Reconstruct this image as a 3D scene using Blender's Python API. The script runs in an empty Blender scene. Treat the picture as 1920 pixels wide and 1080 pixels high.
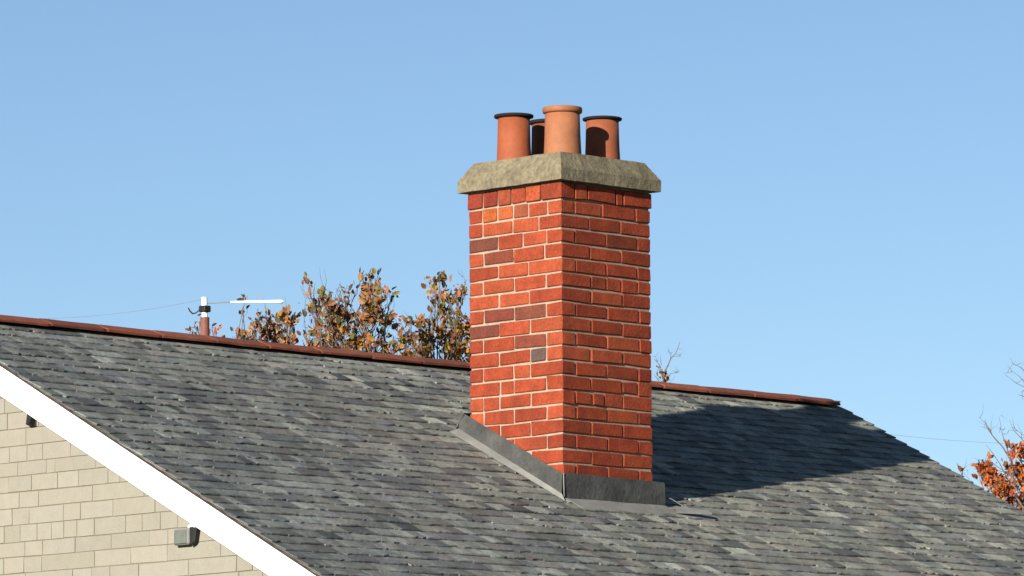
import bpy, bmesh, math, random
from mathutils import Vector, Matrix, noise
S = bpy.context.scene
COL = S.collection
# ------------------------------------------------------------------ camera
CAM = Vector((-21.49029, -20.78092, -4.11136))
YAW, PITCH, ROLL, FPX = 0.77705, 0.11914, -0.00605, 11115.85
fw = Vector((math.cos(PITCH)*math.cos(YAW), math.cos(PITCH)*math.sin(YAW), math.sin(PITCH)))
rt = Vector((math.sin(YAW), -math.cos(YAW), 0)); up = rt.cross(fw)
c_, s_ = math.cos(ROLL), math.sin(ROLL)
rt, up = c_*rt + s_*up, -s_*rt + c_*up
cd = bpy.data.cameras.new('camera'); cam = bpy.data.objects.new('camera', cd); COL.objects.link(cam)
cam.matrix_world = Matrix(((rt.x, up.x, -fw.x, CAM.x), (rt.y, up.y, -fw.y, CAM.y), (rt.z, up.z, -fw.z, CAM.z), (0, 0, 0, 1)))
cd.sensor_width = 36; cd.lens = FPX/1920*36; cd.clip_start = .5; cd.clip_end = 3000
S.camera = cam
# ------------------------------------------------------------------ light
SUN_AZ, SUN_EL = 16.2, 17.7          # the light travels towards this azimuth (from +x to +y)
w = bpy.data.worlds.new('World'); S.world = w; w.use_nodes = True
nt = w.node_tree; bg = nt.nodes['Background']
sky = nt.nodes.new('ShaderNodeTexSky'); sky.sky_type = 'NISHITA'; sky.sun_disc = False
sky.sun_elevation = math.radians(SUN_EL); sky.sun_rotation = math.radians(270-SUN_AZ)
sky.altitude = 0; sky.air_density = 0.75; sky.dust_density = 0.0; sky.ozone_density = 2.5
nt.links.new(sky.outputs[0], bg.inputs[0]); bg.inputs[1].default_value = .0515
sl = bpy.data.lights.new('sun', 'SUN'); sl.energy = 5; sl.angle = math.radians(.5); sl.color = (1, .95, .87)
so = bpy.data.objects.new('sun', sl); COL.objects.link(so)
a, e = math.radians(SUN_AZ), math.radians(SUN_EL)
sd = Vector((math.cos(e)*math.cos(a), math.cos(e)*math.sin(a), -math.sin(e)))
so.rotation_euler = sd.to_track_quat('-Z', 'Y').to_euler(); so.location = (-20, -8, 12)
S.view_settings.view_transform = 'Standard'; S.view_settings.look = 'None'
S.view_settings.exposure = 1.13; S.view_settings.gamma = 1
S.view_settings.use_curve_mapping = False
S.render.engine = 'CYCLES'

rnd = random.Random(7)
# ------------------------------------------------------------------ measures
WX, WY = .6645, .6643
TA, ZR = .51357, -1.62276            # front roof plane: z = ZR + TA*y
YR, XG, XR = 1.7186, -2.7486, 4.0319
AL = math.atan(TA); CA, SA = math.cos(AL), math.sin(AL)
YE = -3.15                           # y of the eaves
YB = 2*YR-YE
GZ = CAM.z-1.6
def rz(y): return ZR+TA*y if y < YR else ZR+TA*(2*YR-y)
WALL = XG+.06
# ------------------------------------------------------------------ materials
def mat(name, base=None, var=.25, nscale=20, rough=.8, bump=.3, bscale=60, bdist=.004, fine=None, stains=(), spec=.3, trans=0, metal=0):
    m = bpy.data.materials.new(name); m.use_nodes = True; t = m.node_tree; N = t.nodes; L = t.links
    b = N['Principled BSDF']; b.inputs['Roughness'].default_value = rough
    b.inputs['Specular IOR Level'].default_value = spec; b.inputs['Metallic'].default_value = metal
    g = N.new('ShaderNodeNewGeometry'); P = g.outputs['Position']
    if base is None:
        at_ = N.new('ShaderNodeAttribute'); at_.attribute_name = 'col'; c = at_.outputs['Color']
    else:
        r = N.new('ShaderNodeRGB'); r.outputs[0].default_value = (*base, 1); c = r.outputs[0]
    def nz(scale, detail=5, rgh=.6):
        n = N.new('ShaderNodeTexNoise'); n.inputs['Scale'].default_value = scale
        n.inputs['Detail'].default_value = detail; n.inputs['Roughness'].default_value = rgh
        L.new(P, n.inputs['Vector']); return n.outputs[0]
    def scale_by(c, fac, lo, hi):
        mr = N.new('ShaderNodeMapRange'); mr.inputs[1].default_value = .3; mr.inputs[2].default_value = .7
        mr.inputs[3].default_value = lo; mr.inputs[4].default_value = hi; L.new(fac, mr.inputs[0])
        vm = N.new('ShaderNodeVectorMath'); vm.operation = 'SCALE'; L.new(c, vm.inputs[0]); L.new(mr.outputs[0], vm.inputs['Scale'])
        return vm.outputs[0]
    c = scale_by(c, nz(nscale), 1-var, 1+var)
    if fine: c = scale_by(c, nz(fine[0], 3), 1-fine[1], 1+fine[1])
    for (scol, ssc, lo, hi, amt) in stains:
        mr = N.new('ShaderNodeMapRange'); mr.inputs[1].default_value = lo; mr.inputs[2].default_value = hi
        mr.inputs[3].default_value = 0; mr.inputs[4].default_value = amt; L.new(nz(ssc, 6, .65), mr.inputs[0])
        mx = N.new('ShaderNodeMix'); mx.data_type = 'RGBA'; L.new(mr.outputs[0], mx.inputs[0]); L.new(c, mx.inputs[6])
        mx.inputs[7].default_value = (*scol, 1); c = mx.outputs[2]
    L.new(c, b.inputs['Base Color'])
    if bump:
        bp = N.new('ShaderNodeBump'); bp.inputs['Strength'].default_value = bump; bp.inputs['Distance'].default_value = bdist
        L.new(nz(bscale, 8, .65), bp.inputs['Height']); L.new(bp.outputs[0], b.inputs['Normal'])
    if trans:
        tr = N.new('ShaderNodeBsdfTranslucent'); L.new(c, tr.inputs[0]); ms = N.new('ShaderNodeMixShader')
        ms.inputs[0].default_value = trans; L.new(b.outputs[0], ms.inputs[1]); L.new(tr.outputs[0], ms.inputs[2])
        L.new(ms.outputs[0], N['Material Output'].inputs[0])
    return m
M = {}
M['slate'] = mat('riven slate', None, .3, 11, .7, .9, 38, .009, (55, .28), [((.13, .125, .10), 2.2, .54, .78, .22), ((.20, .195, .16), 26, .64, .8, .45), ((.04, .042, .04), 17, .6, .78, .45)], .35)
M['felt'] = mat('roofing felt', (.03, .03, .032), .2, 10, .9)
M['brick'] = mat('fired clay brick', None, .26, 11, .85, .9, 60, .004, (85, .24), [((.08, .025, .015), 24, .56, .74, .5), ((.34, .12, .06), 34, .62, .78, .3)], .2)
M['mortar'] = mat('lime mortar', (.265, .205, .15), .18, 18, .95, .6, 150, .003, (140, .15), [((.12, .10, .075), 9, .55, .8, .5)], .1)
M['concrete'] = mat('weathered concrete', (.150, .125, .080), .2, 9, .95, .9, 40, .006, (45, .28), [((.075, .066, .045), 14, .5, .7, .6), ((.19, .17, .12), 30, .6, .72, .5)], .1)
M['pot'] = mat('terracotta', None, .12, 8, .75, .25, 70, .002, (40, .08), [((.15, .06, .03), 6, .55, .75, .4), ((.05, .022, .015), 20, .66, .8, .5)], .3)
M['soot'] = mat('sooty terracotta', (.010, .006, .005), .3, 20, .9, .4, 60, .003)
M['ridge'] = mat('weathered clay ridge', None, .2, 12, .85, .5, 60, .004, (70, .14), [((.05, .028, .02), 10, .54, .75, .6), ((.13, .085, .055), 25, .62, .78, .4)], .2)
M['lead'] = mat('lead sheet', (.050, .050, .046), .35, 6, .85, .6, 14, .016, (50, .18), [((.095, .095, .085), 9, .5, .75, .5), ((.03, .031, .03), 16, .6, .8, .5)], .15)
M['lead_pale'] = mat('pale oxidised lead', (.145, .142, .128), .15, 8, .8, .3, 20, .008, (50, .08), [((.22, .215, .19), 12, .5, .75, .5)], .35)
M['white'] = mat('white gloss paint', (.84, .84, .81), .015, 4, .4, .05, 20, .002, None, [((.62, .6, .54), 5, .68, .85, .15)], .4)
M['block'] = mat('cream facing block', None, .05, 16, .92, .3, 130, .0015, (90, .05), [((.17, .15, .11), 4, .6, .8, .2)], .15)
M['joint'] = mat('wall joint mortar', (.145, .12, .083), .12, 14, .95, .4, 90, .002)
M['render'] = mat('cream render', (.24, .21, .16), .06, 3, .92, .3, 60, .002)
M['steel'] = mat('galvanised steel', (.2, .2, .2), .1, 20, .4, .1, 50, .001, metal=.3)
M['plastic_white'] = mat('white plastic', (.82, .82, .8), .04, 12, .45, 0)
M['black'] = mat('black plastic', (.012, .011, .010), .2, 12, .6, 0)
M['lens'] = mat('grey green glass', (.105, .112, .097), .15, 30, .25, .1, 40, .001, spec=.5)
M['rust'] = mat('red oxide painted pipe', (.15, .055, .035), .15, 25, .7, .3, 60, .002, None, [((.06, .025, .018), 20, .55, .75, .5)])
M['bark'] = mat('grey brown bark', (.12, .09, .075), .3, 18, .9, .6, 60, .01)
M['leaf'] = mat('autumn leaf', None, .25, 40, .6, .2, 90, .002, None, [((.09, .04, .02), 30, .58, .75, .6)], .35, .3)
M['undercloak'] = mat('stained verge strip', (.045, .024, .017), .4, 20, .9, .4, 60, .002, None, [((.14, .08, .04), 12, .6, .75, .6)])
M['grass'] = mat('grass ground', (.06, .09, .03), .3, 2, .95, .5, 30, .03, (9, .3))
M['wire'] = mat('cable sheath', (.13, .145, .17), .1, 10, .6, 0)
# ------------------------------------------------------------------ helpers
WL = {}
def link(o, wloc=(0, 0, 0), parent=None):
    COL.objects.link(o); wloc = Vector(wloc)
    if parent is not None:
        o.parent = parent; o.location = wloc-WL[parent.name]
    else: o.location = wloc
    WL[o.name] = wloc; return o
def tag(o, label=None, cat=None, group=None, kind=None):
    if label: o['label'] = label
    if cat: o['category'] = cat
    if group: o['group'] = group
    if kind: o['kind'] = kind
    return o
def empty(name, loc, label, cat, group=None):
    o = bpy.data.objects.new(name, None); o.empty_display_size = .2; link(o, loc); return tag(o, label, cat, group)
def mesh(name, V, F, m, cols=None, smooth=False):
    me = bpy.data.meshes.new(name); me.from_pydata([tuple(v) for v in V], [], F)
    if cols is not None:
        at_ = me.color_attributes.new('col', 'FLOAT_COLOR', 'POINT')
        if len(cols) == 3 and not hasattr(cols[0], '__len__'): cols = [cols]*len(V)
        flat = []
        for c in cols: flat += [c[0], c[1], c[2], 1]
        at_.data.foreach_set('color', flat)
    me.materials.append(m)
    if smooth: me.polygons.foreach_set('use_smooth', [True]*len(me.polygons))
    me.update(); return me
def part(name, V, F, m, parent, cols=None, smooth=False, centre=True, kind=None):
    V = [Vector(v) for v in V]
    if centre:
        c = sum(V, Vector())/len(V); V = [v-c for v in V]
    else: c = WL[parent.name].copy() if parent is not None else Vector(); V = [v-c for v in V]
    o = bpy.data.objects.new(name, mesh(name, V, F, m, cols, smooth)); link(o, c, parent)
    if kind: o['kind'] = kind
    return o
HEX = [(0, 3, 2, 1), (4, 5, 6, 7), (0, 1, 5, 4), (1, 2, 6, 5), (2, 3, 7, 6), (3, 0, 4, 7)]
def box(x0, x1, y0, y1, z0, z1):
    return [Vector(p) for p in ((x0, y0, z0), (x1, y0, z0), (x1, y1, z0), (x0, y1, z0), (x0, y0, z1), (x1, y0, z1), (x1, y1, z1), (x0, y1, z1))]
def cham(V, b):
    """hexahedron (8 pts, box order) -> chamfered hexahedron (44 tris)"""
    bm = bmesh.new(); vs = [bm.verts.new(v) for v in V]
    for f in HEX: bm.faces.new([vs[i] for i in f])
    bmesh.ops.bevel(bm, geom=bm.edges[:], offset=b, segments=1, affect='EDGES', profile=.5)
    bm.verts.index_update(); R = [v.co.copy() for v in bm.verts]; F = [[v.index for v in f.verts] for f in bm.faces]
    bm.free(); return R, F
def tube(pts, rad, n=6, cap=True):
    pts = [Vector(p) for p in pts]; V = []; F = []
    if not hasattr(rad, '__len__'): rad = [rad]*len(pts)
    prev = None
    for i, p in enumerate(pts):
        d = (pts[min(i+1, len(pts)-1)]-pts[max(i-1, 0)]).normalized()
        if prev is None:
            q = d.orthogonal().normalized()
        else:
            q = (prev-d*prev.dot(d)).normalized()
        prev = q; r = d.cross(q)
        for k in range(n):
            t = 2*math.pi*k/n; V.append(p+(q*math.cos(t)+r*math.sin(t))*rad[i])
    for i in range(len(pts)-1):
        for k in range(n): F.append((i*n+k, i*n+(k+1) % n, (i+1)*n+(k+1) % n, (i+1)*n+k))
    if cap: F.append(tuple(range(n))[::-1]); F.append(tuple((len(pts)-1)*n+k for k in range(n)))
    return V, F
class MB:
    def __init__(s): s.V = []; s.F = []; s.C = []
    def add(s, V, F, col=None):
        k = len(s.V); s.V += list(V); s.F += [tuple(i+k for i in f) for f in F]
        if col is not None: s.C += [col]*len(V)
    def part(s, name, m, parent, smooth=False, centre=True, kind=None):
        return part(name, s.V, s.F, m, parent, s.C or None, smooth, centre, kind)
def lathe(prof, n=36, c=(0, 0, 0), wob=0):
    V = []; F = []
    for (r, z) in prof:
        for k in range(n):
            t = 2*math.pi*k/n; rr = r*(1+wob*math.sin(2*t+1)); V.append(Vector((c[0]+rr*math.cos(t), c[1]+rr*math.sin(t), c[2]+z)))
    for i in range(len(prof)-1):
        for k in range(n): F.append((i*n+k, i*n+(k+1) % n, (i+1)*n+(k+1) % n, (i+1)*n+k))
    return V, F
def at(px, py, D):
    """place at D metres in front of the viewpoint, along the sight line"""
    return CAM + fw*D + rt*((px-960)/FPX*D) + up*((540-py)/FPX*D)

# ------------------------------------------------------------------ ground and sky
V = []; F = []
n = 40
for i in range(n+1):
    for j in range(n+1):
        V.append(Vector(((i/n-.5)*1600, (j/n-.5)*1600, GZ)))
for i in range(n):
    for j in range(n): k = i*(n+1)+j; F.append((k, k+n+1, k+n+2, k+1))
g = part('ground', V, F, M['grass'], None, centre=False); g['kind'] = 'structure'

# ------------------------------------------------------------------ the house
house = empty('bungalow', ((XG+XR)/2, YR, GZ), 'cream walled bungalow with grey slate roof, terracotta ridge and tall red brick chimney', 'house')
def roofpt(u, v, w_, side=1):
    """u along x, v metres up the slope from y=0, w normal to the roof"""
    y = v*CA; z = ZR+v*SA
    p = Vector((u, y-w_*SA, z+w_*CA))
    if side < 0: p.y = 2*YR-p.y
    return p
VR = YR/CA; VE = YE/CA
# roof deck: one closed slab under the slates
T = .025
prof = [(YE, rz(YE)), (YR, rz(YR)), (YB, rz(YB))]
V = []
for x in (XG+.02, XR-.02):
    for (y, z) in prof: V.append(Vector((x, y, z-.006)))
    for (y, z) in prof[::-1]: V.append(Vector((x, y, z-.006-T*1.3)))
F = [(0, 1, 4, 5), (1, 2, 3, 4), (6, 11, 10, 7), (7, 10, 9, 8), (0, 6, 7, 1), (1, 7, 8, 2), (5, 4, 10, 11), (4, 3, 9, 10), (0, 5, 11, 6), (2, 8, 9, 3)]
roof = part('roof', V, F, M['felt'], house)
SL = [(.080, .084, .076), (.090, .095, .084), (.074, .074, .073), (.092, .096, .084), (.060, .064, .063), (.102, .104, .092), (.084, .082, .073), (.070, .077, .073), (.112, .115, .102), (.052, .054, .055), (.082, .078, .073), (.094, .092, .080), (.085, .09, .08), (.086, .09, .083), (.08, .08, .074)]
EXPO = .092
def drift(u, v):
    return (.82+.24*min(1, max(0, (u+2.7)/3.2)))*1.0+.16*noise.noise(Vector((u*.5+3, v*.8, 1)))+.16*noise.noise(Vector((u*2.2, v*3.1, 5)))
slates = []
v = VR-.05; row = 0
rows = []
while v > VE: rows.append(v); v -= EXPO
for row, v in enumerate(rows):
    u = XG-rnd.uniform(0, .007)
    while u < XR-.005:
        wd = min(max(rnd.lognormvariate(math.log(.100), .34), .05), .2)
        if XR-u-wd < .05: wd = XR-u+rnd.uniform(0, .012)
        slates.append((row, u, min(wd, XR-u+.012), v)); u += wd
def course_h(u, row, side):
    return .0046+.0030*noise.noise(Vector((u*2.6, row*2.9, 3+side*9)))+.0026*noise.noise(Vector((u*8, row*3.1, 8)))
def slate_geo(row, u, wd, v, side=1, r=rnd):
    """riven slate: ragged butt of four points, edges meeting its neighbours at one height"""
    gap = .0004; dv = r.gauss(0, .0026)
    if r.random() < .012: dv += r.choice([-.010, .010])
    v0 = v-EXPO+dv; v1 = v+.10; th = .0066
    P_ = []
    us = [u+gap, u+wd*r.uniform(.25, .42), u+wd*r.uniform(.58, .75), u+wd-gap]
    vs = [v0+r.gauss(0, .0034) for _ in us]; vs[0] = v0+.0045*noise.noise(Vector((us[0]*40, row*5.3, side))); vs[3] = v0+.0045*noise.noise(Vector((us[3]*40, row*5.3, side)))
    if r.random() < .12: vs[3] += r.uniform(.003, .009)      # a clipped corner
    belly = r.uniform(-.0006, .0022)
    for q, (uu, vv) in enumerate(zip(us, vs)):
        h = .0095+course_h(uu, row, side)+(belly if q in (1, 2) else 0)
        P_.append((roofpt(uu, vv, h, side), roofpt(uu, vv+.0015, h+th, side)))
    V = [p[0] for p in P_]+[p[1] for p in P_]                               # 0-3 lower, 4-7 upper
    V += [roofpt(u+gap, v1, 0, side), roofpt(u+wd-gap, v1, 0, side), roofpt(u+gap, v1, .004, side), roofpt(u+wd-gap, v1, .004, side)]
    F_ = [(0, 1, 5, 4), (1, 2, 6, 5), (2, 3, 7, 6), (4, 5, 6, 7, 11, 10), (3, 2, 1, 0, 8, 9), (0, 4, 10, 8), (3, 9, 11, 7), (8, 10, 11, 9)]
    if side < 0: F_ = [f[::-1] for f in F_]
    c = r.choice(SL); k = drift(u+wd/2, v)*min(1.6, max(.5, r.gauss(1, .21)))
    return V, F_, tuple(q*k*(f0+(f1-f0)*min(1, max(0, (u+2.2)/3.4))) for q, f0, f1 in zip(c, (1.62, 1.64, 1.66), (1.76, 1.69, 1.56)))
# visibility test in the photo's frame, to pick the 300 slates that show largest
def inframe(p):
    d = p-CAM; z = d.dot(fw); x = 960+FPX*d.dot(rt)/z; y = 540-FPX*d.dot(up)/z
    return (8 < x < 1912 and 0 < y < 1072), z, x, y
cand = []
for i, (row, u, wd, v) in enumerate(slates):
    cpt = roofpt(u+wd/2, v-EXPO/2, .01); ok, z, x, y = inframe(cpt)
    if -.02 < cpt.x < WX+.02 and -.02 < cpt.y < WY+.02: continue
    if ok: cand.append((wd/z/z, i))
cand.sort(reverse=True); own = set(i for _, i in cand[:300])
field = MB()
for i, s in enumerate(slates):
    cpt = roofpt(s[1]+s[2]/2, s[3]-EXPO/2, .01)
    if .08 < cpt.x < WX-.08 and .12 < cpt.y < WY-.12: continue
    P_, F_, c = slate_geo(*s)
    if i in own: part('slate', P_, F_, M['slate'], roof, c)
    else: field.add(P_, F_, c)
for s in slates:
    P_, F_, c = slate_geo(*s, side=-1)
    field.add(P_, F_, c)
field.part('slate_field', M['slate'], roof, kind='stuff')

# ridge tiles
RC = [(0.164, 0.047, 0.025), (0.142, 0.042, 0.025), (0.186, 0.056, 0.030), (0.131, 0.042, 0.025), (0.169, 0.054, 0.032)]
def ridge_tile(x0, x1, dz0, dz1, col, dark=0):
    half = [(0, .038), (.03, .035), (.062, .022), (.098, .008), (.103, .002), (.101, -.009), (.092, -.008)]
    inner = [(.088, -.002), (.055, .011), (0, .024)]
    pr = [(-a_, b_) for a_, b_ in half[::-1]]+half[1:]+[(a_, b_) for a_, b_ in inner]+[(-a_, b_) for a_, b_ in inner[::-1][1:]]
    V = []; n = len(pr); F = []
    xs = [x0, x0+.012, (x0+x1)/2, x1-.02, x1]
    for k, x in enumerate(xs):
        t = (x-x0)/(x1-x0); dz = dz0+(dz1-dz0)*t; s = [.97, 1.0, 1.0, 1.0, .98][k]
        for (a_, b_) in pr: V.append(Vector((x, YR+a_*s+rnd.gauss(0, .0008), rz(YR)+dz+b_*s+rnd.gauss(0, .0008))))
    for i in range(len(xs)-1):
        for k in range(n): F.append((i*n+k, i*n+(k+1) % n, (i+1)*n+(k+1) % n, (i+1)*n+k)[::-1])
    F.append(tuple(range(n))); F.append(tuple((len(xs)-1)*n+k for k in range(n))[::-1])
    return V, F
x = XG-.02; k = 0; pz = 0
while x < XR-.07:
    L_ = .375; x1 = min(x+L_, XR-.06)
    if XR-.06-x1 < .15: x1 = XR-.06
    nz_ = rnd.gauss(0, .0014); st = rnd.choice([0, .003, -.003])
    V, F = ridge_tile(x+.002, x1-.003, nz_+st*.5, nz_-st*.5, None)
    c = rnd.choice(RC); kk = rnd.uniform(.85, 1.15)
    o = part('ridge_tile', V, F, M['ridge'], roof, tuple(q*kk for q in c)); x = x1; k += 1
# bedding mortar under the ridge tiles, set back in the gap
V = []
for x in (XG+.02, XR-.02):
    V += [Vector((x, YR-.07, rz(YR)-.034)), Vector((x, YR, rz(YR)+.015)), Vector((x, YR+.07, rz(YR)-.034)), Vector((x, YR, rz(YR)-.05))]
part('ridge_bedding', V, [(0, 1, 5, 4), (1, 2, 6, 5), (2, 3, 7, 6), (3, 0, 4, 7), (0, 3, 2, 1), (4, 5, 6, 7)], M['felt'], roof)

# bargeboards: follow both slopes at each gable
def barge(x0, x1, front=True):
    d = .155; top = -.005
    V = []
    ys = (YE-.02, YR) if front else (YR, YB+.02)
    for x in (x0, x1):
        for y in ys: V.append(Vector((x, y, rz(y)+top)))
        for y in ys[::-1]: V.append(Vector((x, y, rz(y)+top-d)))
    R_, F_ = cham([V[3], V[2], V[6], V[7], V[0], V[1], V[5], V[4]], .003)
    return part('bargeboard', R_, F_, M['white'], house)
barge(XG+.012, XG+.036); barge(XG+.012, XG+.036, False)
barge(XR-.036, XR-.012); barge(XR-.036, XR-.012, False)
# fascia and gutterless eaves boards
for yy in (YE, YB):
    s = 1 if yy == YE else -1
    part('fascia', box(XG+.036, XR-.036, yy-.012 if s > 0 else yy-.012, yy+.012, rz(YE)-.19, rz(YE)-.035), HEX, M['white'], house)
# undercloak strips under the slate verges
for (xa, xb) in ((XG-.010, XG+.034), (XR-.034, XR+.010)):
    for (ya, yb) in ((YE-.01, YR-.06), (YR+.06, YB+.01)):
        V = [Vector((x, y, rz(y)+dz)) for dz in (-.004, .0045) for (x, y) in ((xa, ya), (xb, ya), (xb, yb), (xa, yb))]
        part('undercloak', V, HEX, M['undercloak'], roof)
# walls
YW0, YW1 = YE+.25, YB-.25
def gable_prism(x0, x1, m, name):
    top = .05
    pts = [(YW0, GZ), (YW1, GZ), (YW1, rz(YW1)-top), (YR, rz(YR)-top), (YW0, rz(YW0)-top)]
    V = [Vector((x0, y, z)) for y, z in pts]+[Vector((x1, y, z)) for y, z in pts]
    F = [(0, 4, 3, 2, 1), (5, 6, 7, 8, 9)]+[(i, (i+1) % 5, 5+(i+1) % 5, 5+i) for i in range(5)]
    return part(name, V, F, m, house)
gw = gable_prism(WALL+.0035, WALL+.12, M['joint'], 'gable_wall')
gable_prism(XR-.18, XR-.06, M['render'], 'gable_wall')
part('wall', box(WALL+.12, XR-.18, YW0, YW0+.12, GZ, rz(YW0)-.05), HEX, M['render'], house)
part('wall', box(WALL+.12, XR-.18, YW1-.12, YW1, GZ, rz(YW1)-.05), HEX, M['render'], house)
# facing blocks of the gable, courses read from the photograph
ZL = [-1.1890, -1.2657, -1.3472, -1.4306, -1.51, -1.5781, -1.6573, -1.7354, -1.8176, -1.9007, -1.9736, -2.0526]
VJ = [[1.216], [1.189, 1.056], [1.168, .937], [1.029, .701], [1.152, 1.021, .906, .7, .58], [1.09, .879, .814, .522], [1.159, .986, .794, .642, .429, .343],
      [1.078, .935, .541, .17], [1.004, .752, .628, .392, .092], [1.188, 1.069, .945, .838, .747, .653, .526, .302, .184, .056, -.068, -.275],
      [1.033, .903, .665, .406, .135, .001, -.195, -.339], [.911, .525, .265, .008, -.364, -.529]]
zl = list(ZL)
while zl[-1] > -2.6: zl.append(zl[-1]-rnd.uniform(.074, .084))
up_ = []
z = ZL[0]
while z < rz(YR)-.05: z += rnd.uniform(.074, .084); up_.append(z)
zl = up_[::-1]+zl; off = len(up_)
wallr = random.Random(11); rest = MB()
nb = 0
def clip_top(y, z): return min(z, rz(y)-.06)
allz = list(zl)
while allz[-1] > GZ+.08: allz.append(allz[-1]-wallr.uniform(.074, .084))
for i in range(len(allz)-1):
    zt, zb = allz[i], allz[i+1]; k = i-off+1
    # extent of the course inside the gable
    cut = [-1.2, 2.2]
    ylo = max(YW0, (zb+.06-ZR)/TA) if zb > rz(YW0)-.06 else YW0
    yhi = 2*YR-ylo
    js = list(VJ[k]) if 0 <= k < len(VJ) else []
    if js: lo, hi = min(js), max(js)
    else: lo = hi = wallr.uniform(.2, .8); js = [lo]
    y = lo
    while y > ylo: y -= wallr.choice([.1, .13, .15, .2, .24, .3, .36])*wallr.uniform(.9, 1.1); js.append(y)
    y = hi
    while y < yhi: y += wallr.choice([.1, .13, .15, .2, .24, .3, .36])*wallr.uniform(.9, 1.1); js.append(y)
    js = sorted(q for q in js if ylo+.04 < q < yhi-.04); js = [ylo]+js+[yhi]
    for y0, y1 in zip(js, js[1:]):
        ga = .0022; a0, a1 = y0+ga, y1-ga; b0, b1 = zb+ga, zt-ga
        t0, t1 = clip_top(a0, b1), clip_top(a1, b1)
        if max(t0, t1) < b0+.004: continue
        if t0 < b0+.002:
            if a0 < YR: a0 = (b0+.004+.06-ZR)/TA; t0 = b0+.003
            else: t0 = b0+.003
        if t1 < b0+.002:
            t1 = b0+.003
        if a1-a0 < .01: continue
        X = WALL+wallr.uniform(-.0012, .0012); D_ = WALL+.03
        jj = lambda: wallr.gauss(0, .0009)
        P_ = [Vector((X, a0+jj(), b0+jj())), Vector((D_, a0, b0)), Vector((D_, a1, b0)), Vector((X, a1+jj(), b0+jj())), Vector((X, a0+jj(), t0+jj())), Vector((D_, a0, t0)), Vector((D_, a1, t1)), Vector((X, a1+jj(), t1+jj()))]
        P_ = [P_[q] for q in (1, 0, 3, 2, 5, 4, 7, 6)]; P_ = [P_[q] for q in (0, 1, 2, 3, 4, 5, 6, 7)]
        F_ = [f[::-1] for f in HEX]
        kk = wallr.uniform(.94, 1.05); c = wallr.choice([(.210, .192, .150), (.217, .198, .157), (.206, .190, .150), (.220, .197, .158), (.212, .195, .157)])
        c = tuple(q*kk for q in c)
        ym = (a0+a1)/2; vis, _, px, py = inframe(Vector((X, ym, (b0+b1)/2)))
        vis = -60 < px < 700 and py < 1110 and (b0 < rz(ym)-.15)
        if vis and nb < 290: part('facing_block', P_, F_, M['block'], gw, c); nb += 1
        else: rest.add(P_, F_, c)
rest.part('facing_block_field', M['block'], gw, kind='stuff')

# ------------------------------------------------------------------ chimney
br = random.Random(5)
RCS = .0075
chim = part('chimney', box(RCS, WX-RCS, RCS, WY-RCS, -2.3, .02), HEX, M['mortar'], house)
LJ = [[285, 410, 520, 645, 775], [290, 415, 545, 670, 825]]
def fr(l, a, b): return [(q-a)/(b-a) for q in l]
LEFT = {1: fr([285, 410, 525, 645, 775], 165, 940), 2: fr([290, 415, 545, 670, 825], 180, 940)}
RIGHT = {1: fr([1055, 1165, 1415, 1480], 940, 1730), 2: fr([1055, 1290, 1580], 940, 1712)}
l2 = {3: [165, 365, 535], 4: [268, 430, 585], 5: [170, 370, 570], 6: [265, 465], 7: [165, 370, 580], 8: [270, 470], 9: [170, 370, 580], 10: [270, 475], 11: [165, 370, 580], 12: [270, 475, 580]}
r2 = {3: [875, 1090], 4: [775, 990, 1205], 5: [880, 1095], 6: [780, 990, 1205], 7: [885, 990, 1095, 1205], 8: [885, 1100], 9: [780, 995, 1215], 10: [885, 1100], 11: [780, 990, 1215], 12: [880, 1100]}
l3 = {13: [222, 410, 512], 14: [325, 412, 610], 15: [222, 320, 515], 16: [222, 410, 612], 17: [325, 515], 18: [222, 410, 612], 19: [325, 515], 20: [222, 410, 612], 21: [325, 515], 22: [222, 410, 612]}
r3 = {13: [800, 1000, 1205], 14: [898, 1098, 1205], 15: [795, 905, 985, 1105], 16: [800, 1000, 1205], 17: [898, 1102], 18: [800, 1003, 1205], 19: [898, 1102], 20: [798, 1002, 1205], 21: [898, 1102], 22: [798, 1002, 1205]}
for k_, q in l2.items(): LEFT[k_] = fr(q, 75, 685)
for k_, q in r2.items(): RIGHT[k_] = fr(q, 685, 1300)
for k_, q in l3.items(): LEFT[k_] = fr(q, 137, 712)
for k_, q in r3.items(): RIGHT[k_] = fr(q, 712, 1297)
RED = [(0.215, 0.0344, 0.0119), (0.230, 0.0391, 0.0141), (0.200, 0.0307, 0.0110), (0.245, 0.0446, 0.0158), (0.225, 0.0363, 0.0132), (0.190, 0.0288, 0.0110), (0.210, 0.0326, 0.0114)]
BROWN = (.12, .034, .019); PURPLE = (.15, .033, .017); GREY = (.075, .045, .038); ORANGE = (.30, .065, .016)
SPEC = {('L', 1, 0): (0.178, 0.0252, 0.0114), ('L', 1, 1): (0.184, 0.0252, 0.0114), ('L', 1, 2): (0.189, 0.0378, 0.0150), ('L', 2, 1): ORANGE, ('L', 2, 2): (0.270, 0.0588, 0.0167), ('L', 2, 3): (0.184, 0.0473, 0.0194), ('L', 4, 0): BROWN, ('L', 5, 1): PURPLE,
        ('L', 6, 0): (0.184, 0.0294, 0.0114), ('L', 9, 1): (0.118, 0.0252, 0.0150), ('L', 9, 2): (0.114, 0.0315, 0.0167), ('L', 10, 0): (0.118, 0.0294, 0.0167), ('L', 11, 2): (0.162, 0.0357, 0.0185), ('L', 12, 2): GREY, ('R', 4, 2): (0.161, 0.0294, 0.0114), ('L', 13, 0): (0.194, 0.0294, 0.0114)}
J = .0050
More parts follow.
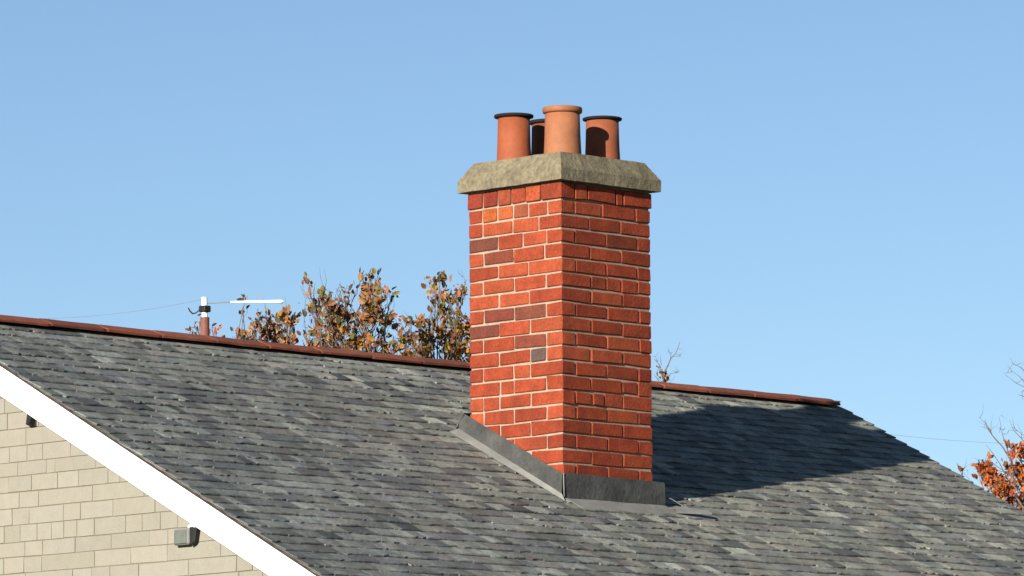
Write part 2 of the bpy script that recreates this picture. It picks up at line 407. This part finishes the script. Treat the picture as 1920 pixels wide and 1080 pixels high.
def bk(x0, x1, y0, y1, z0, z1, key=None):
    V = box(x0, x1, y0, y1, z0, z1)
    V = [v+Vector((br.gauss(0, .0012), br.gauss(0, .0012), br.gauss(0, .0019))) for v in V]
    R_, F_ = cham(V, br.uniform(.0022, .0055))
    c = SPEC.get(key) or br.choice(RED); k_ = br.uniform(.86, 1.1)
    if key is None and br.random() < .06: c = BROWN
    return part('brick', R_, F_, M['brick'], chim, (c[0]*k_*.93, c[1]*k_*.97, c[2]*k_))
def gaps(fs, W_): return [0]+[f*W_ for f in fs]+[W_]
for nrow in range(1, 24):
    zt = -.075*(nrow-1)-.005; zb = zt-.065
    if nrow == 1: zt = .009
    LF = LEFT.get(nrow) or ([1/6, .5, 5/6] if nrow % 2 else [1/3, 2/3]); RF = RIGHT.get(nrow) or ([1/3, 2/3] if nrow % 2 else [1/6, .5, 5/6])
    o = .006 if nrow == 1 else 0                     # corbelled top course
    ly = gaps([1-f for f in LF][::-1], WY)           # y cuts on the left face, from the near corner
    rx = gaps(RF, WX)
    nl = len(ly)-1
    pr = lambda: br.gauss(0, .001)
    below = lambda y: zt < rz(y)-.09
    # near corner
    bk(-o+pr(), rx[1]-J, -o+pr(), ly[1]-J, zb, zt, ('L', nrow, nl-1))
    # left face (far left segment is the back left corner brick)
    for i in range(1, nl):
        if below(ly[i]): continue
        y1 = ly[i+1]-J if i < nl-1 else WY+o
        bk(-o+pr(), .1, ly[i]+J, y1, zb, zt, ('L', nrow, nl-1-i))
    # front face
    nr = len(rx)-1
    for i in range(1, nr):
        x1 = rx[i+1]-J if i < nr-1 else WX+o+pr()
        bk(rx[i]+J, x1, -o+pr(), .1, zb, zt, ('R', nrow, i))
    # far faces
    if zt > rz(.2)-.05:
        cuts = [.11, .325, .54] if nrow % 2 else [.11, .22, .435]
        for y0, y1 in zip(cuts, cuts[1:]+[WY+.01+o]):
            if zt > rz(y0)-.08: bk(WX-.1, WX+o+pr(), y0+J, y1-J if y1 < WY else WY+o, zb, zt)
    if zt > rz(WY)-.08:
        xs = [.11, .34, WX-.11] if nrow % 2 else [.11, .22, .44, WX-.11]
        for x0, x1 in zip(xs, xs[1:]): bk(x0+J, x1-J, WY-.1, WY+o+pr(), zb, zt)
# coping: vertical fascia, bevel, top
OV = .040; INS = .060
rings = [(-.05, 0.017), (OV, 0.018), (OV, .077), (OV-INS, .171), (-.12, .176)]
bm = bmesh.new(); prev = None; rg = []
N_ = 40
def sq(o, z):
    c = [(-o, -o), (WX+o, -o), (WX+o, WY+o), (-o, WY+o)]; R_ = []
    for i in range(4):
        a_, b_ = c[i], c[(i+1) % 4]
        for k in range(N_): t = k/N_; R_.append(Vector((a_[0]+(b_[0]-a_[0])*t, a_[1]+(b_[1]-a_[1])*t, z)))
    return R_
full = []
for (p, q) in zip(rings, rings[1:]):
    m_ = 6
    for s in range(m_): t = s/m_; full.append((p[0]+(q[0]-p[0])*t, p[1]+(q[1]-p[1])*t))
full.append(rings[-1])
V = []; F = []
for (o, z) in full: V += sq(o, z)
nn = 4*N_
for i in range(len(full)-1):
    for k in range(nn): F.append((i*nn+k, i*nn+(k+1) % nn, (i+1)*nn+(k+1) % nn, (i+1)*nn+k))
F.append(tuple(range(nn))[::-1]); F.append(tuple((len(full)-1)*nn+k for k in range(nn)))
V = [v+Vector((noise.noise(v*9), noise.noise(v*9+Vector((7, 0, 0))), noise.noise(v*11+Vector((0, 9, 0)))))*.0035*.55+Vector((noise.noise(v*31), noise.noise(v*33+Vector((7, 0, 0))), noise.noise(v*29)))*.0012 for v in V]
part('coping', V, F, M['concrete'], chim)
bm.free()
# pots
def pot(x, y, zt, rb, rr, col, soot, lip=.02, wob=0):
    z0 = .14; h = zt-z0
    body = [(rb*1.10, 0), (rb*1.085, .05), (rb*1.035, h*.5), (rb*1.0, h-lip), (rb*.86, h-lip-.002), (rb*.84, h*.5), (rb*.84, .0)]
    V, F = lathe(body, 40, (x, y, z0), wob); o = part('chimney_pot', V, F, M['pot'], chim, col, True)
    rim = [(rb*.9, -.006), (rb*1.0, -.007), ((rb+rr)/2, -.003), (rr*.985, 0), (rr, lip*.3), (rr, lip*.75), (rr*.975, lip), (rb*.86, lip*1.02), (rb*.85, 0), (rb*.9, -.006)]
    V, F = lathe(rim, 40, (x, y, z0+h-lip), wob)
    part('pot_rim', V, F, M['soot'] if soot else M['pot'], chim, None if soot else tuple(q*.9 for q in col), True)
    return o
pot(.18, .16, .426, .0895, .103, (.24, .088, .038), False, .026, .006)
pot(.18, .51, .426, .083, .103, (.22, .054, .019), True, .013)
pot(.552, .232, .418, .085, .103, (.20, .055, .023), True, .011)
pot(.455, .53, .425, .085, .101, (.14, .038, .018), True, .014)
# mortar flaunching round the pots
V = []; F = []
for i in range(13):
    for j in range(13):
        x = .03+(WX-.06)*i/12; y = .03+(WY-.06)*j/12
        e_ = min(i, 12-i, j, 12-j)/6
        V.append(Vector((x, y, .170+.02*min(1, e_*1.5)+noise.noise(Vector((x*9, y*9, 0)))*.004)))
for i in range(12):
    for j in range(12): k_ = i*13+j; F.append((k_, k_+13, k_+14, k_+1))
part('flaunching', V, F, M['concrete'], chim, smooth=True)

# lead flashing
fl = random.Random(3)
def strip(name, A, B, m, th=.003, wav=.0015, nseg=14, cross=4):
    """sheet between polylines A and B (lists of 2 end points each), thickened"""
    V = []; F = []
    n1 = (A[1]-A[0]).cross(B[0]-A[0]).normalized()
    for side in (0, 1):
        for i in range(nseg+1):
            t = i/nseg
            for j in range(cross+1):
                s = j/cross; p = A[0].lerp(A[1], t).lerp(B[0].lerp(B[1], t), s)
                wv = noise.noise(p*7)*wav*2
                if j in (0, cross): p = p+Vector((0, 0, noise.noise(p*13)*wav*1.2))
                V.append(p+n1*(wv+(th/2 if side else -th/2)))
    w_ = cross+1; o = (nseg+1)*w_
    for i in range(nseg):
        for j in range(cross):
            k_ = i*w_+j; F.append((k_, k_+w_, k_+w_+1, k_+1)); F.append((o+k_, o+k_+1, o+k_+w_+1, o+k_+w_))
    for i in range(nseg):
        for j in (0, cross): k_ = i*w_+j; F.append((k_, k_+w_, o+k_+w_, o+k_) if j else (k_, o+k_, o+k_+w_, k_+w_))
    for j in range(cross):
        for i in (0, nseg): k_ = i*w_+j; F.append((k_, o+k_, o+k_+1, k_+1) if i else (k_, k_+1, o+k_+1, o+k_))
    bmx = bmesh.new(); vs = [bmx.verts.new(v) for v in V]
    for f in F: bmx.faces.new([vs[i] for i in f])
    bmesh.ops.recalc_face_normals(bmx, faces=bmx.faces); bmx.verts.index_update()
    V = [v.co.copy() for v in bmx.verts]; F = [[v.index for v in f.verts] for f in bmx.faces]; bmx.free()
    return part(name, V, F, m, chim)
ye = WY+.055
tp = .142
A0, A1 = Vector((-.018, -.012, rz(-.012)+tp+.006)), Vector((-.012, ye, rz(ye)+tp))
C0, C1 = Vector((-.022, -.012, rz(-.012)+.045)), Vector((-.020, ye+.005, rz(ye)+.052))
R0, R1 = Vector((-.034, -.05, rz(-.05)+.023)), Vector((-.075, ye+.02, rz(ye+.02)+.023))
strip('side_flashing', (A0, A1), (C0, C1), M['lead'])
strip('flashing_flange', (C0, C1), (R0, R1), M['lead_pale'])
xe = WX+.07
A0, A1 = Vector((-.010, -.018, rz(0)+tp+.004)), Vector((xe, -.014, rz(0)+tp-.004))
C0, C1 = Vector((-.010, -.026, rz(0)+.016)), Vector((xe, -.024, rz(0)+.018))
R0, R1 = Vector((.03, -.125, rz(-.125)+.019)), Vector((xe+.05, -.11, rz(-.11)+.019))
strip('apron_flashing', (A0, A1), (C0, C1), M['lead'])
strip('flashing_flange', (C0, C1), (R0, R1), M['lead_pale'])
V, F = tube([Vector((-.018, -.022, rz(0)+tp)), Vector((-.020, -.025, rz(0)+.08)), Vector((-.022, -.03, rz(0)+.022))], .0035, 6)
part('folded_seam', V, F, M['lead_pale'], chim, smooth=True)
# right side and back flashings
strip('side_flashing', (Vector((WX+.015, -.01, rz(0)+tp-.01)), Vector((WX+.015, ye, rz(ye)+tp))), (Vector((WX+.02, -.01, rz(0)+.02)), Vector((WX+.02, ye, rz(ye)+.02))), M['lead'])
strip('back_flashing', (Vector((-.02, WY+.02, rz(WY)+.16)), Vector((WX+.02, WY+.02, rz(WY)+.16))), (Vector((-.02, WY+.09, rz(WY+.09)+.02)), Vector((WX+.02, WY+.09, rz(WY+.09)+.02))), M['lead'])
# torn curl of lead at the apron's end
def rp(x, y, h): return Vector((x, y, rz(y)+h))
pts = [rp(xe+.035, .03, .05), rp(xe+.065, .0, .058), rp(xe+.10, -.045, .045), rp(xe+.105, -.06, .028), rp(xe+.06, -.045, .024), rp(xe+.02, -.03, .022)]
V = []; F = []
for i, p in enumerate(pts):
    wdt = [.016, .024, .022, .016, .018, .014][i]; V += [p+Vector((-wdt*.6, -wdt*.6, -.002)), p+Vector((wdt*.6, wdt*.6, .004)), p+Vector((wdt*.6, wdt*.6, .007)), p+Vector((-wdt*.6, -wdt*.6, .001))]
for i in range(len(pts)-1):
    for j in range(4): F.append((i*4+j, i*4+(j+1) % 4, i*4+4+(j+1) % 4, i*4+4+j))
F += [(3, 2, 1, 0), (20, 21, 22, 23)]
part('torn_lead_curl', V, F, M['lead_pale'], chim)
V = [rp(xe+.0, -.10, .026), rp(xe+.21, -.15, .052), rp(xe+.215, -.125, .060), rp(xe+.05, -.04, .036)]
V = V+[v+Vector((0, 0, .004)) for v in V]
part('torn_lead_tongue', V, HEX, M['lead_pale'], chim)

# ------------------------------------------------------------------ wall fittings
lx = WALL
lamp = empty('wall_lamp', (lx, -.13, -1.99), 'small grey boxed lamp with pale glass on cream wall below the white bargeboard', 'wall lamp')
R_, F_ = cham(box(lx-.034, lx-.001, -.180, -.074, -1.985, -1.905), .006); part('housing', R_, F_, M['lead_pale'], lamp)
R_, F_ = cham(box(lx-.0385, lx-.0345, -.166, -.082, -1.979, -1.914), .0018); part('lens', R_, F_, M['lens'], lamp)
V = [Vector(p) for p in ((lx-.032, -.182, -1.992), (lx-.001, -.182, -1.992), (lx-.001, -.216, -1.978), (lx-.032, -.216, -1.978), (lx-.032, -.182, -1.912), (lx-.001, -.182, -1.912), (lx-.001, -.232, -1.905), (lx-.032, -.232, -1.905))]
V = [V[q] for q in (3, 2, 1, 0, 7, 6, 5, 4)]
R_, F_ = cham(V, .004); part('driver_box', R_, F_, M['black'], lamp)
V, F = tube([Vector((lx-.025, -.172, -1.905)), Vector((lx-.024, -.186, -1.895)), Vector((lx-.022, -.204, -1.897)), Vector((lx-.002, -.212, -1.91))], .008, 8)
part('bracket_arm', V, F, M['plastic_white'], lamp, smooth=True)
bk_ = empty('eaves_bracket', (lx, .97, -1.35), 'small black metal bracket on cream wall tucked under upper part of white bargeboard', 'bracket')
R_, F_ = cham(box(lx-.006, lx-.001, .950, .999, -1.345, -1.22), .0015); part('plate', R_, F_, M['black'], bk_)
V = [Vector(p) for p in ((lx-.04, .962, -1.335), (lx-.007, .962, -1.345), (lx-.007, .985, -1.345), (lx-.04, .985, -1.335), (lx-.018, .93, -1.24), (lx-.007, .93, -1.24), (lx-.007, .992, -1.24), (lx-.018, .992, -1.24))]
part('arm', V, HEX, M['black'], bk_)

# ------------------------------------------------------------------ aerial behind the ridge
DA = 33.2
base = at(384, 640, DA)
aer = empty('tv_aerial', (base.x, base.y, rz(base.y)), 'white horizontal television aerial on a red brown pipe behind the roof ridge', 'aerial')
def cyl(name, p0, p1, r, m, par, n=14): V, F = tube([p0, p1], r, n); return part(name, V, F, m, par, smooth=False)
zt = at(384, 595, DA)
cyl('pipe', Vector((zt.x, zt.y, rz(zt.y)-.02)), zt, .026, M['rust'], aer)
p1 = at(382, 583, DA); cyl('mast', Vector((zt.x, zt.y, zt.z+.0)), at(383, 557, DA), .0165, M['plastic_white'], aer)
q = at(384, 580, DA)
R_, F_ = cham([v+q for v in box(-.026, .026, -.026, .026, -.016, .020)], .005); part('clamp', R_, F_, M['black'], aer)
hook = [at(353, 577, DA), at(356, 583, DA), at(361, 588, DA), at(367, 587, DA), at(374, 581, DA)]
V, F = tube(hook, [.004, .005, .005, .004, .003], 6); part('hook', V, F, M['black'], aer, smooth=True)
b0, b1 = at(384, 569, DA), at(432, 566, DA); b2 = at(531, 565.5, DA)
cyl('boom_rod', b0, b1, .0035, M['steel'], aer, 6)
V, F = tube([b1, b1.lerp(b2, .2), b2.lerp(b1, .1), b2], [.0035, .0055, .0100, .0105], 10); part('boom', V, F, M['plastic_white'], aer, smooth=True)
bd = (b2-b1).normalized(); sdv = Vector((0, 0, 1))
for t, l0, l1 in ((.0, -.03, .006), (.27, -.022, .03), (.5, -.004, .045), (.98, -.05, .03), (.62, 0, .045)):
    p = b1.lerp(b2, t); cyl('element', p+sdv*l0, p+sdv*l1, .0018, M['steel'], aer, 5)
# cables
def cable(name, a_, b_, sag, r, label, m='wire'):
    P_ = []
    for i in range(25):
        t = i/24; P_.append(a_.lerp(b_, t)-Vector((0, 0, sag*4*t*(1-t))))
    V, F = tube(P_, r, 5); o = part(name, V, F, M[m], None, smooth=True); return tag(o, label, 'cable')
cable('aerial_cable', at(376, 562, DA), at(90, 597, 34), .02, .0011, 'thin pale cable running left from the aerial mast above the ridge')
cable('overhead_wire', at(1560, 800, 44), at(2100, 832, 44), .05, .0013, 'faint grey wire crossing the sky right of the roof edge')

# ------------------------------------------------------------------ trees
LC0 = {'rust': (.40, .12, .03), 'brown': (.25, .10, .035), 'gold': (.46, .22, .03), 'olive': (.19, .16, .02), 'tan': (.38, .20, .09), 'dark': (.05, .04, .02), 'red': (.40, .07, .03), 'orange': (.58, .15, .02)}
LC = {k: tuple(q*.72 for q in v) for k, v in LC0.items()}
def leaf_tmpl(kind, r):
    prof = [(0, 0), (.16, .12), (.30, .2), (.20, .34), (.38, .52), (.22, .62), (.26, .8), (.08, .9), (0, 1.0)] if kind else [(0, 0), (.2, .12), (.34, .35), (.30, .6), (.16, .85), (0, 1.0)]
    V = []; F = []; curl = r.uniform(-.3, .5); fold = r.uniform(.1, .6)
    for (x, y) in prof:
        z = -curl*y*y
        V.append(Vector((x, y, z+fold*x)))
        V.append(Vector((-x, y, z+fold*x)))
    for i in range(len(prof)-1): F += [(2*i, 2*i+2, 2*i+3, 2*i+1)]
    # centre line so the fold shows
    V = []; F = []
    for (x, y) in prof:
        z = -curl*y*y; V += [Vector((-x, y, z+fold*x)), Vector((0, y, z)), Vector((x, y, z+fold*x))]
    for i in range(len(prof)-1):
        for j in (0, 1): k = 3*i+j; F.append((k, k+1, k+4, k+3))
    F = [f for f in F]
    return V, F
lr = random.Random(21)
TM = [leaf_tmpl(k % 2, lr) for k in range(6)]
LM = {}
for cn, c in LC.items():
    for k in range(6): LM[cn, k] = mesh('leaf', TM[k][0], TM[k][1], M['leaf'], c)
def rot(r):
    return Matrix.Rotation(r.uniform(0, 6.283), 3, 'Z') @ Matrix.Rotation(r.uniform(0, 3.14), 3, 'X') @ Matrix.Rotation(r.uniform(0, 6.283), 3, 'Y')
def rv(r):
    while True:
        v = Vector((r.uniform(-1, 1), r.uniform(-1, 1), r.uniform(-1, 1)))
        if .05 < v.length < 1: return v
def wander(a_, b_, n, amp, r):
    P_ = [a_]; L_ = (b_-a_).length
    for i in range(1, n): t = i/n; P_.append(a_.lerp(b_, t)+rv(r)*amp*L_*math.sin(math.pi*t)**.5)
    return P_+[b_]
def tree(name, label, foot, top, lumps, fill, pal, seed, size=(.028, .066), npart=110, tr=.11, bare=(), group=None):
    """lumps: (point, radius, leaves, twigs); bare: polylines of leafless twigs"""
    r = random.Random(seed); root = empty(name, foot, label, 'tree', group)
    foot = Vector(foot); V, F = tube(wander(foot, top, 7, .012, r), [tr*(1-.07*i) for i in range(8)], 12); part('trunk', V, F, M['bark'], root, smooth=True)
    tw = MB(); fol = MB(); lp = []
    lump_all = [(p, q, l, t, True) for p, q, l, t in lumps]+[(p, q, l, t, False) for p, q, l, t in fill]
    for (p, q, nl, nt_, vis) in lump_all:
        nl = int(nl*2.4)
        st = foot.lerp(top, r.uniform(.86, 1.0)); P_ = wander(st, p, 6, .11, r)
        d = (p-st).length; V, F = tube(P_, [.028-.0036*i for i in range(7)] if not vis else [.015, .011, .008, .006, .0048, .0038, .003], 6)
        if vis and q > .05: part('branch', V, F, M['bark'], root, smooth=True)
        else: tw.add(V, F)
        tips = []
        for k in range(nt_):
            s = P_[4].lerp(P_[5], r.random()) if k % 2 else P_[5].lerp(P_[6], r.random())
            e_ = p+rv(r)*q*1.1+Vector((0, 0, q*.15)); Q = wander(s, e_, 4, .13, r)
            V, F = tube(Q, [.0028, .0023, .0019, .0014, .001], 4, False); tw.add(V, F); tips.append(Q)
        for k in range(nl):
            Q = r.choice(tips) if tips else P_
            if r.random() < .75:
                i = r.randint(1, len(Q)-2); c = Q[i].lerp(Q[i+1], r.random())+rv(r)*.045
            else: c = p+rv(r)*q
            s = r.uniform(*size)*(1 if r.random() < .6 else .55); cn = r.choice(pal); m3 = rot(r)
            if vis: lp.append((c, m3, s, cn, r.randrange(6)))
            else:
                T_ = TM[r.randrange(6)]; fol.add([c+m3 @ (v*s) for v in T_[0]], T_[1], LC[cn])
    r.shuffle(lp)
    for i, (c, m3, s, cn, k) in enumerate(lp):
        ok = inframe(c)[0]
        if npart > 0 and ok:
            npart -= 1; o = bpy.data.objects.new('leaf', LM[cn, k]); link(o, c, root); o.rotation_euler = m3.to_euler(); o.scale = (s, s, s)
        else:
            kk = r.uniform(.8, 1.2); fol.add([c+m3 @ (v*s) for v in TM[k][0]], TM[k][1], tuple(q*kk for q in LC[cn]))
    for pl, r0 in bare:
        V, F = tube(pl, [r0*(1-.75*i/(len(pl)-1)) for i in range(len(pl))], 5); tw.add(V, F)
    tw.part('twigs', M['bark'], root, smooth=True, kind='stuff')
    if fol.V: fol.part('foliage', M['leaf'], root, kind='stuff')
    return root
def lumps(L_, D, jd=.25, seed=1):
    r = random.Random(seed); out = []
    for (x, y, rad, nl) in L_:
        dd = D+r.uniform(-jd, jd); out.append((at(x, y, dd), rad/FPX*dd, nl, max(2, int(rad*.45))))
    return out
def fillers(c, n, R_, seed, nl=45):
    r = random.Random(seed); return [(c+Vector((r.uniform(-1, 1)*R_, r.uniform(-1, 1)*R_, r.uniform(-.8, .25)*R_)), .3, nl, 5) for _ in range(n)]
D1 = 41
warm = ['rust', 'brown', 'gold', 'tan', 'brown', 'rust', 'olive', 'dark', 'brown', 'olive', 'brown', 'gold']
A_ = [(578, 540, 16, 8), (606, 548, 14, 5), (606, 563, 16, 12), (640, 543, 14, 8), (655, 552, 12, 9), (704, 522, 20, 12), (678, 521, 10, 8), (690, 548, 16, 20), (715, 545, 11, 9), (695, 575, 24, 44), (712, 592, 22, 40), (735, 553, 9, 4), (727, 600, 12, 12), (612, 578, 20, 26), (632, 590, 22, 34), (650, 583, 14, 16), (590, 570, 12, 7), (585, 588, 10, 6),
      (628, 618, 22, 28), (645, 612, 14, 18), (600, 615, 14, 12), (578, 637, 18, 20), (605, 648, 18, 22), (640, 648, 22, 26), (668, 650, 20, 30), (665, 620, 14, 12), (690, 652, 18, 26), (680, 600, 12, 10), (715, 655, 14, 14), (735, 655, 14, 14), (745, 640, 10, 10)]
fA = at(655, 640, D1); fA = Vector((fA.x, fA.y, GZ)); tA = at(655, 790, D1)
bareA = [([at(602, 570, D1), at(608, 545, D1), at(601, 520, D1), at(599, 500, D1)], .003), ([at(608, 550, D1), at(612, 525, D1), at(607, 503, D1)], .0028), ([at(690, 660, D1), at(700, 620, D1), at(712, 598, D1)], .005), ([at(690, 640, D1), at(715, 622, D1), at(728, 612, D1)], .004),
         ([at(700, 600, D1), at(730, 585, D1), at(742, 600, D1), at(747, 612, D1)], .0025), ([at(575, 615, D1), at(567, 611, D1), at(574, 592, D1)], .002), ([at(575, 560, D1), at(582, 530, D1), at(578, 514, D1)], .002)]
tree('autumn_tree', 'tallest bronze leaved tree behind the ridge, midway between aerial and chimney', fA, tA, lumps(A_, D1), fillers(at(655, 820, D1), 14, .9, 3), warm, 31, npart=190, bare=bareA)
B_ = [(807, 530, 9, 6), (826, 524, 8, 5), (818, 543, 10, 9), (835, 541, 7, 4), (850, 553, 16, 13), (868, 545, 14, 10), (832, 573, 16, 22), (812, 572, 7, 4), (842, 580, 10, 9), (765, 608, 12, 12), (790, 604, 16, 18), (803, 615, 20, 32), (830, 618, 20, 28), (860, 600, 20, 24), (878, 615, 20, 22), (762, 640, 18, 20), (785, 650, 22, 36), (806, 640, 16, 20), (835, 648, 20, 22), (862, 640, 22, 30), (885, 650, 20, 20), (850, 668, 20, 22), (880, 670, 18, 20), (900, 600, 20, 20), (915, 640, 22, 25), (755, 660, 14, 14), (790, 672, 14, 14)]
fB = at(850, 640, 42); fB = Vector((fB.x, fB.y, GZ)); tB = at(850, 800, 42)
bareB = [([at(870, 560, 42), at(872, 525, 42), at(864, 505, 42)], .0028), ([at(868, 520, 42), at(860, 512, 42), at(858, 503, 42)], .002), ([at(775, 610, 42), at(764, 592, 42), at(757, 582, 42)], .003), ([at(860, 640, 42), at(853, 602, 42), at(843, 592, 42)], .004), ([at(870, 530, 42), at(877, 524, 42)], .0025)]
tree('autumn_tree', 'olive and bronze leaved tree partly hidden behind the left side of the chimney', fB, tB, lumps(B_, 42, seed=2), fillers(at(850, 830, 42), 14, .9, 4), warm+['olive', 'olive', 'gold'], 32, npart=170, bare=bareB)
C_ = [(487, 600, 11, 14), (497, 590, 10, 10), (480, 606, 8, 6), (505, 618, 13, 18), (521, 608, 12, 14), (537, 602, 13, 18), (548, 612, 11, 14), (538, 585, 7, 5), (460, 560, 5, 3), (455, 586, 4, 2), (553, 585, 3, 1), (452, 628, 11, 9), (468, 630, 12, 16), (445, 632, 7, 5), (515, 630, 14, 16), (535, 635, 12, 14), (550, 640, 10, 10), (495, 632, 11, 10), (478, 628, 8, 8)]
fC = at(500, 640, 40); fC = Vector((fC.x, fC.y, GZ))
tree('autumn_tree', 'low bronze leaved tree behind the ridge, its crown just under the white aerial boom', fC, at(505, 790, 40), lumps(C_, 40, seed=3), fillers(at(505, 800, 40), 10, .6, 5), ['rust', 'brown', 'gold', 'tan', 'brown', 'dark', 'gold'], 33, size=(.035, .055), npart=80,
     bare=[([at(505, 640, 40), at(500, 600, 40), at(498, 575, 40), at(492, 560, 40)], .003), ([at(540, 620, 40), at(537, 575, 40), at(534, 556, 40)], .0025), ([at(460, 640, 40), at(451, 618, 40), at(447, 612, 40)], .0018)])
D_ = [(357, 620, 6, 6), (365, 611, 6, 4), (398, 614, 6, 6), (390, 622, 7, 4), (404, 625, 5, 1), (375, 605, 4, 2), (418, 633, 4, 1)]
fD = at(380, 640, 41.5); fD = Vector((fD.x, fD.y, GZ))
tree('autumn_tree', 'smallest leafy treetop, only a few russet leaves showing round the aerial pipe', fD, at(380, 760, 41.5), lumps(D_, 41.5, seed=4), fillers(at(380, 800, 41.5), 8, .5, 6), ['rust', 'red', 'brown', 'dark', 'orange'], 34, size=(.03, .05), npart=24, tr=.07)
DE = 46
E_ = [(1242, 698, 8, 12), (1234, 690, 5, 3), (1250, 705, 6, 4)]
fE = at(1245, 740, DE); fE = Vector((fE.x, fE.y, GZ)); W_ = lambda *l: [at(x, y, DE) for x, y in l]
bareE = [(W_((1243, 760), (1243, 712), (1250, 690), (1258, 672), (1267, 662), (1272, 650), (1275, 640)), .006), (W_((1243, 712), (1239, 690), (1232, 678), (1229, 668)), .004), (W_((1245, 697), (1252, 684)), .003), (W_((1257, 676), (1258, 663), (1254, 660)), .003), (W_((1266, 663), (1275, 667)), .0025),
         (W_((1250, 712), (1258, 700), (1270, 699), (1272, 696)), .003), (W_((1240, 684), (1238, 668), (1241, 664)), .0022), (W_((1262, 668), (1274, 669), (1277, 667)), .002), (W_((1270, 654), (1281, 655)), .002), (W_((1232, 678), (1226, 672)), .002), (W_((1248, 715), (1262, 712), (1266, 704)), .002), (W_((1235, 714), (1228, 705), (1225, 700)), .0025)]
re_ = random.Random(8)
for k in range(26):
    pl = re_.choice(bareE[:6])[0]; s = re_.choice(pl[1:]); e_ = s+rv(re_)*.05+Vector((0, 0, .02)); bareE.append((wander(s, e_, 3, .15, re_), .0014))
tree('bare_tree', 'nearly leafless twiggy treetop showing just right of the chimney above the ridge', fE, at(1244, 850, DE), lumps(E_, DE, .05, 5), [(at(1240, 900, DE), .3, 4, 14), (at(1260, 880, DE), .25, 3, 12), (at(1225, 870, DE), .25, 3, 10)], ['brown', 'tan', 'dark'], 35, size=(.025, .04), npart=10, tr=.06, bare=bareE)
DF = 40
G_ = lambda *l: [at(x, y, DF) for x, y in l]
F_ = [(1800, 880, 4, 4), (1843, 880, 12, 60), (1853, 890, 12, 60), (1866, 905, 13, 55), (1878, 915, 11, 24), (1851, 861, 5, 5), (1872, 925, 10, 10), (1890, 925, 14, 26), (1905, 940, 14, 30), (1912, 845, 12, 26), (1898, 852, 8, 12), (1890, 832, 5, 5), (1908, 880, 14, 20), (1890, 880, 10, 9), (1920, 900, 16, 26), (1935, 860, 20, 30), (1945, 920, 25, 36), (1925, 955, 18, 26), (1885, 895, 10, 12), (1970, 880, 25, 30), (1990, 940, 28, 30)]
fF = at(2010, 900, DF); fF = Vector((fF.x, fF.y, GZ))
bareF = [(G_((1910, 900), (1898, 868), (1880, 838), (1862, 818), (1852, 804), (1847, 787)), .0065), (G_((1860, 815), (1852, 800), (1849, 802)), .004), (G_((1898, 868), (1886, 835), (1880, 815), (1876, 803)), .0045), (G_((1940, 850), (1915, 822), (1900, 806), (1893, 787)), .0035), (G_((1940, 840), (1925, 820), (1908, 808), (1892, 806), (1887, 815)), .0025),
         (G_((1950, 790), (1925, 728), (1905, 718), (1884, 702)), .004), (G_((1950, 760), (1925, 722), (1912, 706), (1898, 697)), .004), (G_((1940, 730), (1918, 692), (1906, 685)), .003), (G_((1950, 770), (1925, 745), (1912, 741), (1909, 739)), .004), (G_((1925, 728), (1916, 735), (1918, 750)), .003),
         (G_((1980, 950), (1950, 800), (1945, 700), (1930, 660)), .012), (G_((1890, 900), (1875, 870), (1858, 845), (1848, 834)), .004), (G_((1866, 880), (1848, 870), (1822, 868), (1806, 878)), .002), (G_((1862, 870), (1845, 868), (1838, 862)), .002), (G_((1890, 930), (1850, 905), (1828, 898), (1812, 880)), .002)]
rf_ = random.Random(9)
for k in range(60):
    pl = rf_.choice(bareF)[0]; s = rf_.choice(pl); e_ = s+rv(rf_)*.09+Vector((0, 0, .03)); bareF.append((wander(s, e_, 3, .15, rf_), .0017))
tree('autumn_tree', 'bright orange leaved tree with bare pale twigs beyond the roof at the right', fF, at(2010, 1050, DF), lumps(F_, DF, .15, 6), fillers(at(2030, 980, DF), 16, .8, 7), ['orange', 'orange', 'rust', 'orange', 'red', 'brown'], 36, size=(.03, .05), npart=150, bare=bareF)
